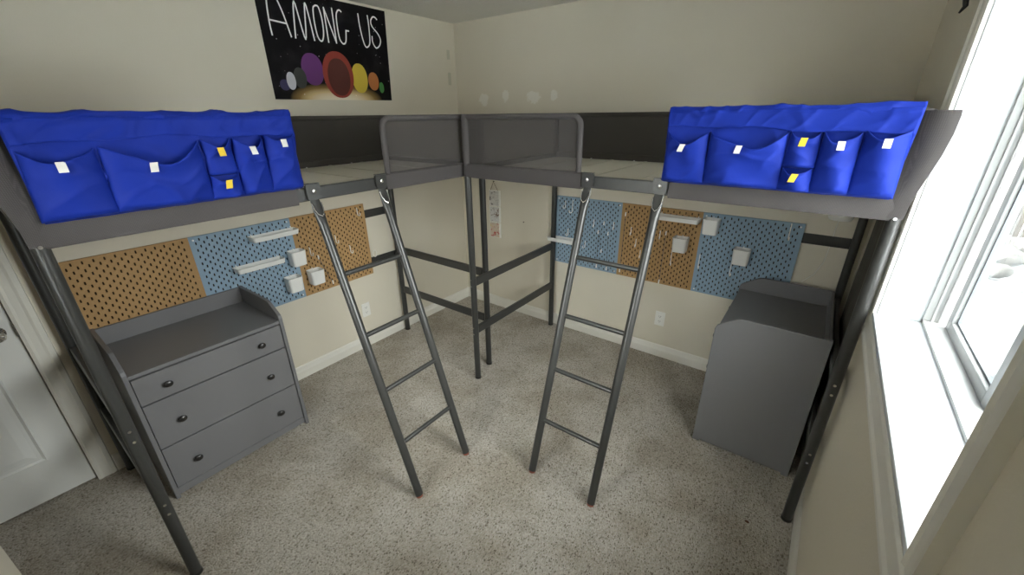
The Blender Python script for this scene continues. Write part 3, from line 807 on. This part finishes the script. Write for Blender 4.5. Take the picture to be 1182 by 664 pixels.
# ------------------------------------------------------------------ poster: night-sky sheet with title and plain coloured ovals
def poster():
    t = thing('poster', 'black space poster with thin white title letters and coloured shapes', 'poster', (0.002, -1.13, 1.850))
    o = Vector(t.location)
    M = mat('poster_print', (0.01, 0.01, 0.012), 0.35, spec=0.12)
    co = coords(M)
    v = nd(M, 'ShaderNodeTexVoronoi'); v.inputs['Scale'].default_value = 34; lk(M, co, v.inputs['Vector'])
    st = ramp(M, v.outputs['Distance'], [(0.05, (1, 1, 1)), (0.14, (0, 0, 0))])
    sc = nd(M, 'ShaderNodeSeparateColor'); lk(M, v.outputs['Color'], sc.inputs[0])
    f = math_(M, 'MULTIPLY', st.outputs[0], math_(M, 'GREATER_THAN', sc.outputs[0], 0.70))
    base = mixc(M, f, (0.006, 0.0055, 0.0065), (0.55, 0.53, 0.55))
    n = noise(M, co, 7, 4); nb = ramp(M, n.outputs[0], [(0.5, (0, 0, 0)), (0.85, (0.020, 0.016, 0.020))])
    x = nd(M, 'ShaderNodeMix', data_type='RGBA', blend_type='ADD'); x.inputs[0].default_value = 1
    lk(M, base, x.inputs[6]); lk(M, nb.outputs[0], x.inputs[7]); base = x.outputs[2]
    sep = nd(M, 'ShaderNodeSeparateXYZ'); lk(M, co, sep.inputs[0])      # printed warm haze along the lower edge
    dx = math_(M, 'DIVIDE', math_(M, 'ADD', sep.outputs[1], 0.005), 0.34)
    dz = math_(M, 'DIVIDE', sep.outputs[2], 0.10)
    d = math_(M, 'ADD', math_(M, 'POWER', math_(M, 'ABSOLUTE', dx), 3.0), math_(M, 'MULTIPLY', dz, dz))
    g = ramp(M, d, [(0.0, (0.85, 0.78, 0.62)), (0.25, (0.66, 0.50, 0.26)), (0.55, (0.25, 0.16, 0.05)), (1.0, (0, 0, 0))])
    x = nd(M, 'ShaderNodeMix', data_type='RGBA', blend_type='ADD'); x.inputs[0].default_value = 1
    lk(M, base, x.inputs[6]); lk(M, g.outputs[0], x.inputs[7])
    lk(M, x.outputs[2], bsdf(M).inputs['Base Color'])
    bm = NB()
    cs = [(-1.562, 1.850), (-0.712, 1.857), (-0.688, 2.424), (-1.560, 2.428)]
    prism(bm, [(y-o.y, z-o.z) for y, z in cs], 0, 0.0, 0.0012)
    obj('sheet', bm, M, t)
    M_ink = mat('white_print', (0.9, 0.88, 0.86), 0.35)
    def smoothc(p, k=6):
        if len(p) < 5: return p
        q = []
        for i in range(len(p)-1):
            a = Vector(p[max(i-1, 0)]); b = Vector(p[i]); c = Vector(p[i+1]); d_ = Vector(p[min(i+2, len(p)-1)])
            for j in range(k):
                s = j/k
                q.append(tuple(0.5*((2*b)+(c-a)*s+(2*a-5*b+4*c-d_)*s*s+(3*b-a-3*c+d_)*s**3)))
        return q+[p[-1]]
    letters = {
     'A': [[(-1.503, 2.187), (-1.505, 2.242), (-1.500, 2.330), (-1.490, 2.390), (-1.470, 2.405), (-1.445, 2.385), (-1.418, 2.310), (-1.392, 2.190)], [(-1.503, 2.262), (-1.408, 2.255)]],
     'M': [[(-1.367, 2.187), (-1.338, 2.376), (-1.305, 2.187), (-1.271, 2.377), (-1.248, 2.187)]],
     'O': [[(-1.206, 2.376), (-1.22, 2.365), (-1.226, 2.34), (-1.229, 2.279), (-1.223, 2.213), (-1.206, 2.188), (-1.19, 2.2), (-1.178, 2.244), (-1.176, 2.315), (-1.187, 2.37), (-1.206, 2.376)]],
     'N': [[(-1.154, 2.187), (-1.153, 2.373), (-1.099, 2.188), (-1.097, 2.378)]],
     'G': [[(-1.033, 2.369), (-1.044, 2.376), (-1.059, 2.369), (-1.072, 2.342), (-1.076, 2.278), (-1.073, 2.222), (-1.062, 2.197), (-1.046, 2.189), (-1.028, 2.207), (-1.017, 2.267)], [(-1.018, 2.267), (-0.997, 2.267)]],
     'U': [[(-0.909, 2.376), (-0.907, 2.308), (-0.896, 2.232), (-0.882, 2.192), (-0.863, 2.19), (-0.842, 2.22), (-0.835, 2.308), (-0.836, 2.376)]],
     'S': [[(-0.762, 2.364), (-0.778, 2.375), (-0.797, 2.372), (-0.814, 2.347), (-0.807, 2.316), (-0.768, 2.279), (-0.751, 2.244), (-0.763, 2.209), (-0.79, 2.19), (-0.807, 2.2), (-0.819, 2.227), (-0.818, 2.257)]]}
    hw = 0.0042
    for L_, strokes in letters.items():
        bm = NB()
        for p in strokes:
            p = smoothc(p); n_ = len(p); prev = None
            for i in range(n_-1):                          # flat inked stroke, one quad per segment with round joints
                a = Vector((p[i][0]-o.y, p[i][1]-o.z)); b = Vector((p[i+1][0]-o.y, p[i+1][1]-o.z))
                if (b-a).length < 1e-6: continue
                dd = (b-a).normalized(); nn = Vector((-dd.y, dd.x))*hw; ex = dd*hw*0.7
                a -= ex; b += ex
                vs = [bm.verts.new((0.0016+0.000008*(i % 40), q.x, q.y)) for q in (a+nn, a-nn, b-nn, b+nn)]
                bm.faces.new(vs)
        obj('letter', bm, M_ink, t)
    def oval(y0, z0, z1, rx, col, x):
        M_ = mat('printed_colour', col, 0.35); bm = NB(); zc = (z0+z1)/2; rz = (z1-z0)/2
        pts = [(y0-o.y+rx*math.copysign(abs(math.cos(a))**0.9, math.cos(a)), zc-o.z+rz*math.sin(a)) for a in [i*2*PI/40 for i in range(40)]]
        bm.faces.new([bm.verts.new((x, *q)) for q in pts])
        obj('printed_oval', bm, M_, t)
    oval(-1.295, 1.935, 2.115, 0.072, (0.13, 0.03, 0.17), 0.00145)
    oval(-1.120, 1.866, 2.140, 0.110, (0.27, 0.035, 0.022), 0.00165)
    oval(-1.118, 1.880, 2.100, 0.080, (0.085, 0.018, 0.014), 0.0018)
    oval(-0.962, 1.900, 2.082, 0.062, (0.62, 0.46, 0.05), 0.0015)
    oval(-0.852, 1.920, 2.035, 0.043, (0.45, 0.15, 0.035), 0.00155)
    oval(-0.790, 1.905, 1.975, 0.020, (0.05, 0.22, 0.05), 0.00145)
    oval(-1.385, 1.915, 2.030, 0.040, (0.035, 0.04, 0.036), 0.00155)
    oval(-1.445, 1.905, 2.002, 0.028, (0.55, 0.55, 0.60), 0.0016)
    oval(-1.488, 1.900, 1.960, 0.030, (0.03, 0.025, 0.10), 0.00145)
    return t
poster()

# ------------------------------------------------------------------ three little picture plaques on a string
def plaques():
    t = thing('hanging_plaque', 'three small picture tiles strung one below another on the right wall', 'wall hanging', (0.395, -0.004, 0.700))
    M_edge = mat('plaque_white', (0.78, 0.77, 0.72), 0.5)
    def art(c1, c2, c3, sc):
        M = mat('plaque_art', c1, 0.5); co = coords(M); n = noise(M, co, sc, 4, 0.7)
        r = ramp(M, n.outputs[0], [(0.38, c2), (0.48, c1), (0.60, c1), (0.68, c3)]); lk(M, r.outputs[0], bsdf(M).inputs[0]); return M
    arts = [art((0.60, 0.58, 0.55), (0.10, 0.09, 0.09), (0.75, 0.73, 0.70), 46), art((0.62, 0.61, 0.60), (0.15, 0.07, 0.04), (0.75, 0.73, 0.72), 34), art((0.62, 0.52, 0.42), (0.45, 0.03, 0.03), (0.65, 0.42, 0.05), 30)]
    for (z0, z1), a in zip(((0.290, 0.430), (0.145, 0.285), (0.0, 0.140)), arts):
        b = obj('tile', B(-0.060, 0.062, -0.012, 0.002, z0, z1, bev=0.0015, seg=1), M_edge, t)
        obj('picture', B(-0.054, 0.050, -0.0132, -0.012, z0+0.006, z1-0.006), a, b)
    M_str = mat('brown_string', (0.13, 0.08, 0.05), 0.9)
    obj('string', tube(NB(), [(-0.045, -0.006, 0.428), (-0.006, -0.010, 0.505), (0.038, -0.006, 0.428)], 0.0022, 8), M_str, t)
    for z in (0.141, 0.286):
        for x in (-0.04, 0.035): obj('link', tube(NB(), [(x, -0.008, z-0.004), (x, -0.0125, z+0.002), (x, -0.008, z+0.007)], 0.0014, 6), M_str, t)
    obj('nail', lathe(NB(), [(0.003, -0.003), (0.003, 0.008), (0.0055, 0.009), (0.005, 0.011)], 10, (-0.006, 0, 0.507), 'y'), M_black, t)
plaques()

# ------------------------------------------------------------------ outlets
def outlet(label, loc, rz):
    t = thing('wall_outlet', label, 'outlet', loc, rz, 'white wall outlets')
    obj('cover_plate', B(-0.036, 0.036, -0.006, 0.0, -0.058, 0.058, bev=0.003), M_plug, t)
    for z in (-0.020, 0.020):
        s = obj('socket', B(-0.017, 0.017, -0.008, -0.005, z-0.014, z+0.014, bev=0.002), M_plug, t)
        for x in (-0.006, 0.006): obj('slot', B(x-0.0012, x+0.0012, -0.0084, -0.0075, z-0.003, z+0.006), M_slot, s)
        obj('ground_hole', lathe(NB(), [(0.0022, 0.0075), (0.0022, 0.0084)], 10, (0, 0, z-0.008), 'y'), M_slot, s)
    return t
oo = outlet('white wall outlet low on the right wall behind the ladder', (1.968, 0, 0.317), 0)
dup(oo, (0, -1.205, 0.315), PI/2, 'white wall outlet low on the poster wall behind the ladder')

# ------------------------------------------------------------------ small things
t = thing('wall_puck', 'round white puck with a thin cord under the bed near the window', 'wall device', (2.845, -0.065, 1.205))
obj('puck_body', lathe(NB(), [(0.030, 0.052), (0.048, 0.046), (0.056, 0.030), (0.057, 0.016), (0.050, 0.004), (0.030, 0.0)], 28), M_white, t, smooth=True)
obj('mount_arm', B(-0.015, 0.015, 0.04, 0.063, 0.018, 0.034, bev=0.002), M_white, t)
obj('thin_cord', tube(NB(), [(0.0, 0.052, 0.01), (-0.004, 0.060, -0.06), (-0.006, 0.061, -0.16), (-0.012, 0.060, -0.26), (-0.04, 0.058, -0.34), (-0.09, 0.056, -0.40)], 0.0016, 8), M_white, t)
def nail(label, loc, ax, col):
    o = obj('nail', lathe(NB(), [(0.0022, -0.01), (0.0022, 0.006), (0.0055, 0.007), (0.005, 0.009)], 10, (0, 0, 0), ax), col); o.location = loc; tag(o, label, 'nail')
nail('small dark nail in the right wall, right of the picture tiles', (0.71, 0, 0.885), 'y', M_black)
for z0, z1, l in ((2.176, 2.245, 'pale adhesive strip in the wall corner above the bed, upper of two'), (1.985, 2.080, 'pale adhesive strip in the wall corner above the bed, lower of two')):
    o = obj('adhesive_strip', B(0.0, 0.0015, -0.017, 0.017, 0, z1-z0, bev=0.0006, seg=1), mat('old_tape', (0.52, 0.50, 0.40), 0.4)); o.location = (0, -0.082, z0); tag(o, l, 'tape strip', 'adhesive strips')
t = tag(obj('curtain_bracket', tube(NB(), [(0.002, 0, 0.085), (-0.020, 0.0, 0.080), (-0.032, 0.004, 0.050), (-0.024, 0.006, 0.018), (-0.034, 0.0, 0.0)], [0.006, 0.008, 0.009, 0.007, 0.003], 10), M_black, smooth=True), 'small black iron curtain bracket on the wall above the window-side bed', 'bracket')
t.location = (XW, -0.785, 2.035)
bm = NB(); bmesh.ops.create_icosphere(bm, subdivisions=2, radius=0.008)
for v in bm.verts: v.co = (v.co.x*1.3, v.co.y*0.8, v.co.z*0.5)
o = obj('carpet_crumb', bm, mat('brown_crumb', (0.10, 0.035, 0.015), 0.7), smooth=True); o.location = (2.798, -1.173, 0.004); tag(o, 'tiny brown crumb on the carpet near the window wall', 'crumb')
# dark cloth bunched behind the window-side post
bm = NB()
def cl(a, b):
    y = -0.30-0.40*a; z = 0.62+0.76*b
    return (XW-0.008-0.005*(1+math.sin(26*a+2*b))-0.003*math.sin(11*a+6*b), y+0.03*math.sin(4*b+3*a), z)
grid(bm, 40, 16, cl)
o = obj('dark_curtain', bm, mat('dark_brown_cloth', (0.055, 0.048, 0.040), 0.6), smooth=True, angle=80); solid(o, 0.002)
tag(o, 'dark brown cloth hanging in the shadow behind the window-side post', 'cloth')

# fill lamp added on the ceiling, unseen above the frame
t = thing('added_fill_lamp', 'round frosted fill lamp added on the ceiling out of view', 'lamp', LAMP)
obj('lamp_base', lathe(NB(), [(0.17, 0), (0.17, -0.02), (0.15, -0.028)], 32), M_trim, t, smooth=True)
M_em = mat('fill_lamp_glass', (0.9, 0.88, 0.82), 0.4)
bsdf(M_em).inputs['Emission Color'].default_value = (1.0, 0.93, 0.80, 1); bsdf(M_em).inputs['Emission Strength'].default_value = LAMP_W/10.0
obj('lamp_shade', lathe(NB(), [(0.155, -0.028), (0.15, -0.05), (0.125, -0.078), (0.08, -0.098), (0.03, -0.106), (0.004, -0.107)], 32), M_em, t, smooth=True)

# ------------------------------------------------------------------ outdoors
bm = NB(); grid(bm, 40, 40, lambda a, b: (3.2+7*a, -8+16*b, 0.78+0.03*math.sin(9*a*7)*math.sin(7*b*5)))
o = struct('snow_ground', bm, M_snow, smooth=True, angle=80)
bm = NB(); rnd = random.Random(5)
for i in range(90):
    x = rnd.uniform(3.25, 6.5); y = rnd.uniform(0.55, 1.4); r = rnd.uniform(0.06, 0.14)
    c = bmesh.ops.create_icosphere(bm, subdivisions=2, radius=r)
    for v in c['verts']:
        k = 1+0.22*math.sin(v.co.x*40+i)*math.cos(v.co.y*37+i*2)
        v.co = (x+v.co.x*1.3*k, y+v.co.y*k, 0.80+(y-0.55)*0.10+v.co.z*0.6*k)
o = obj('snowy_rocks', bm, M_rock, smooth=True, angle=50); tag(o, 'snow dusted rocks on the bank outside the window', 'rocks'); o['kind'] = 'stuff'
fe = thing('garden_fence', 'weathered brown board fence beyond the snow outside the window', 'fence', (5.2, 1.6, 0.8))
for i in range(26):
    x = -2.0+i*0.15
    obj('board', B(x, x+0.14, -0.01, 0.012, 0.0+0.02*(i % 3), 1.3+0.015*((i*7) % 4), bev=0.003, seg=1), M_fence, fe)
obj('fence_rail', B(-2.0, 1.9, 0.012, 0.05, 0.2, 0.29), M_fence, fe); obj('fence_rail', B(-2.0, 1.9, 0.012, 0.05, 1.0, 1.09), M_fence, fe)
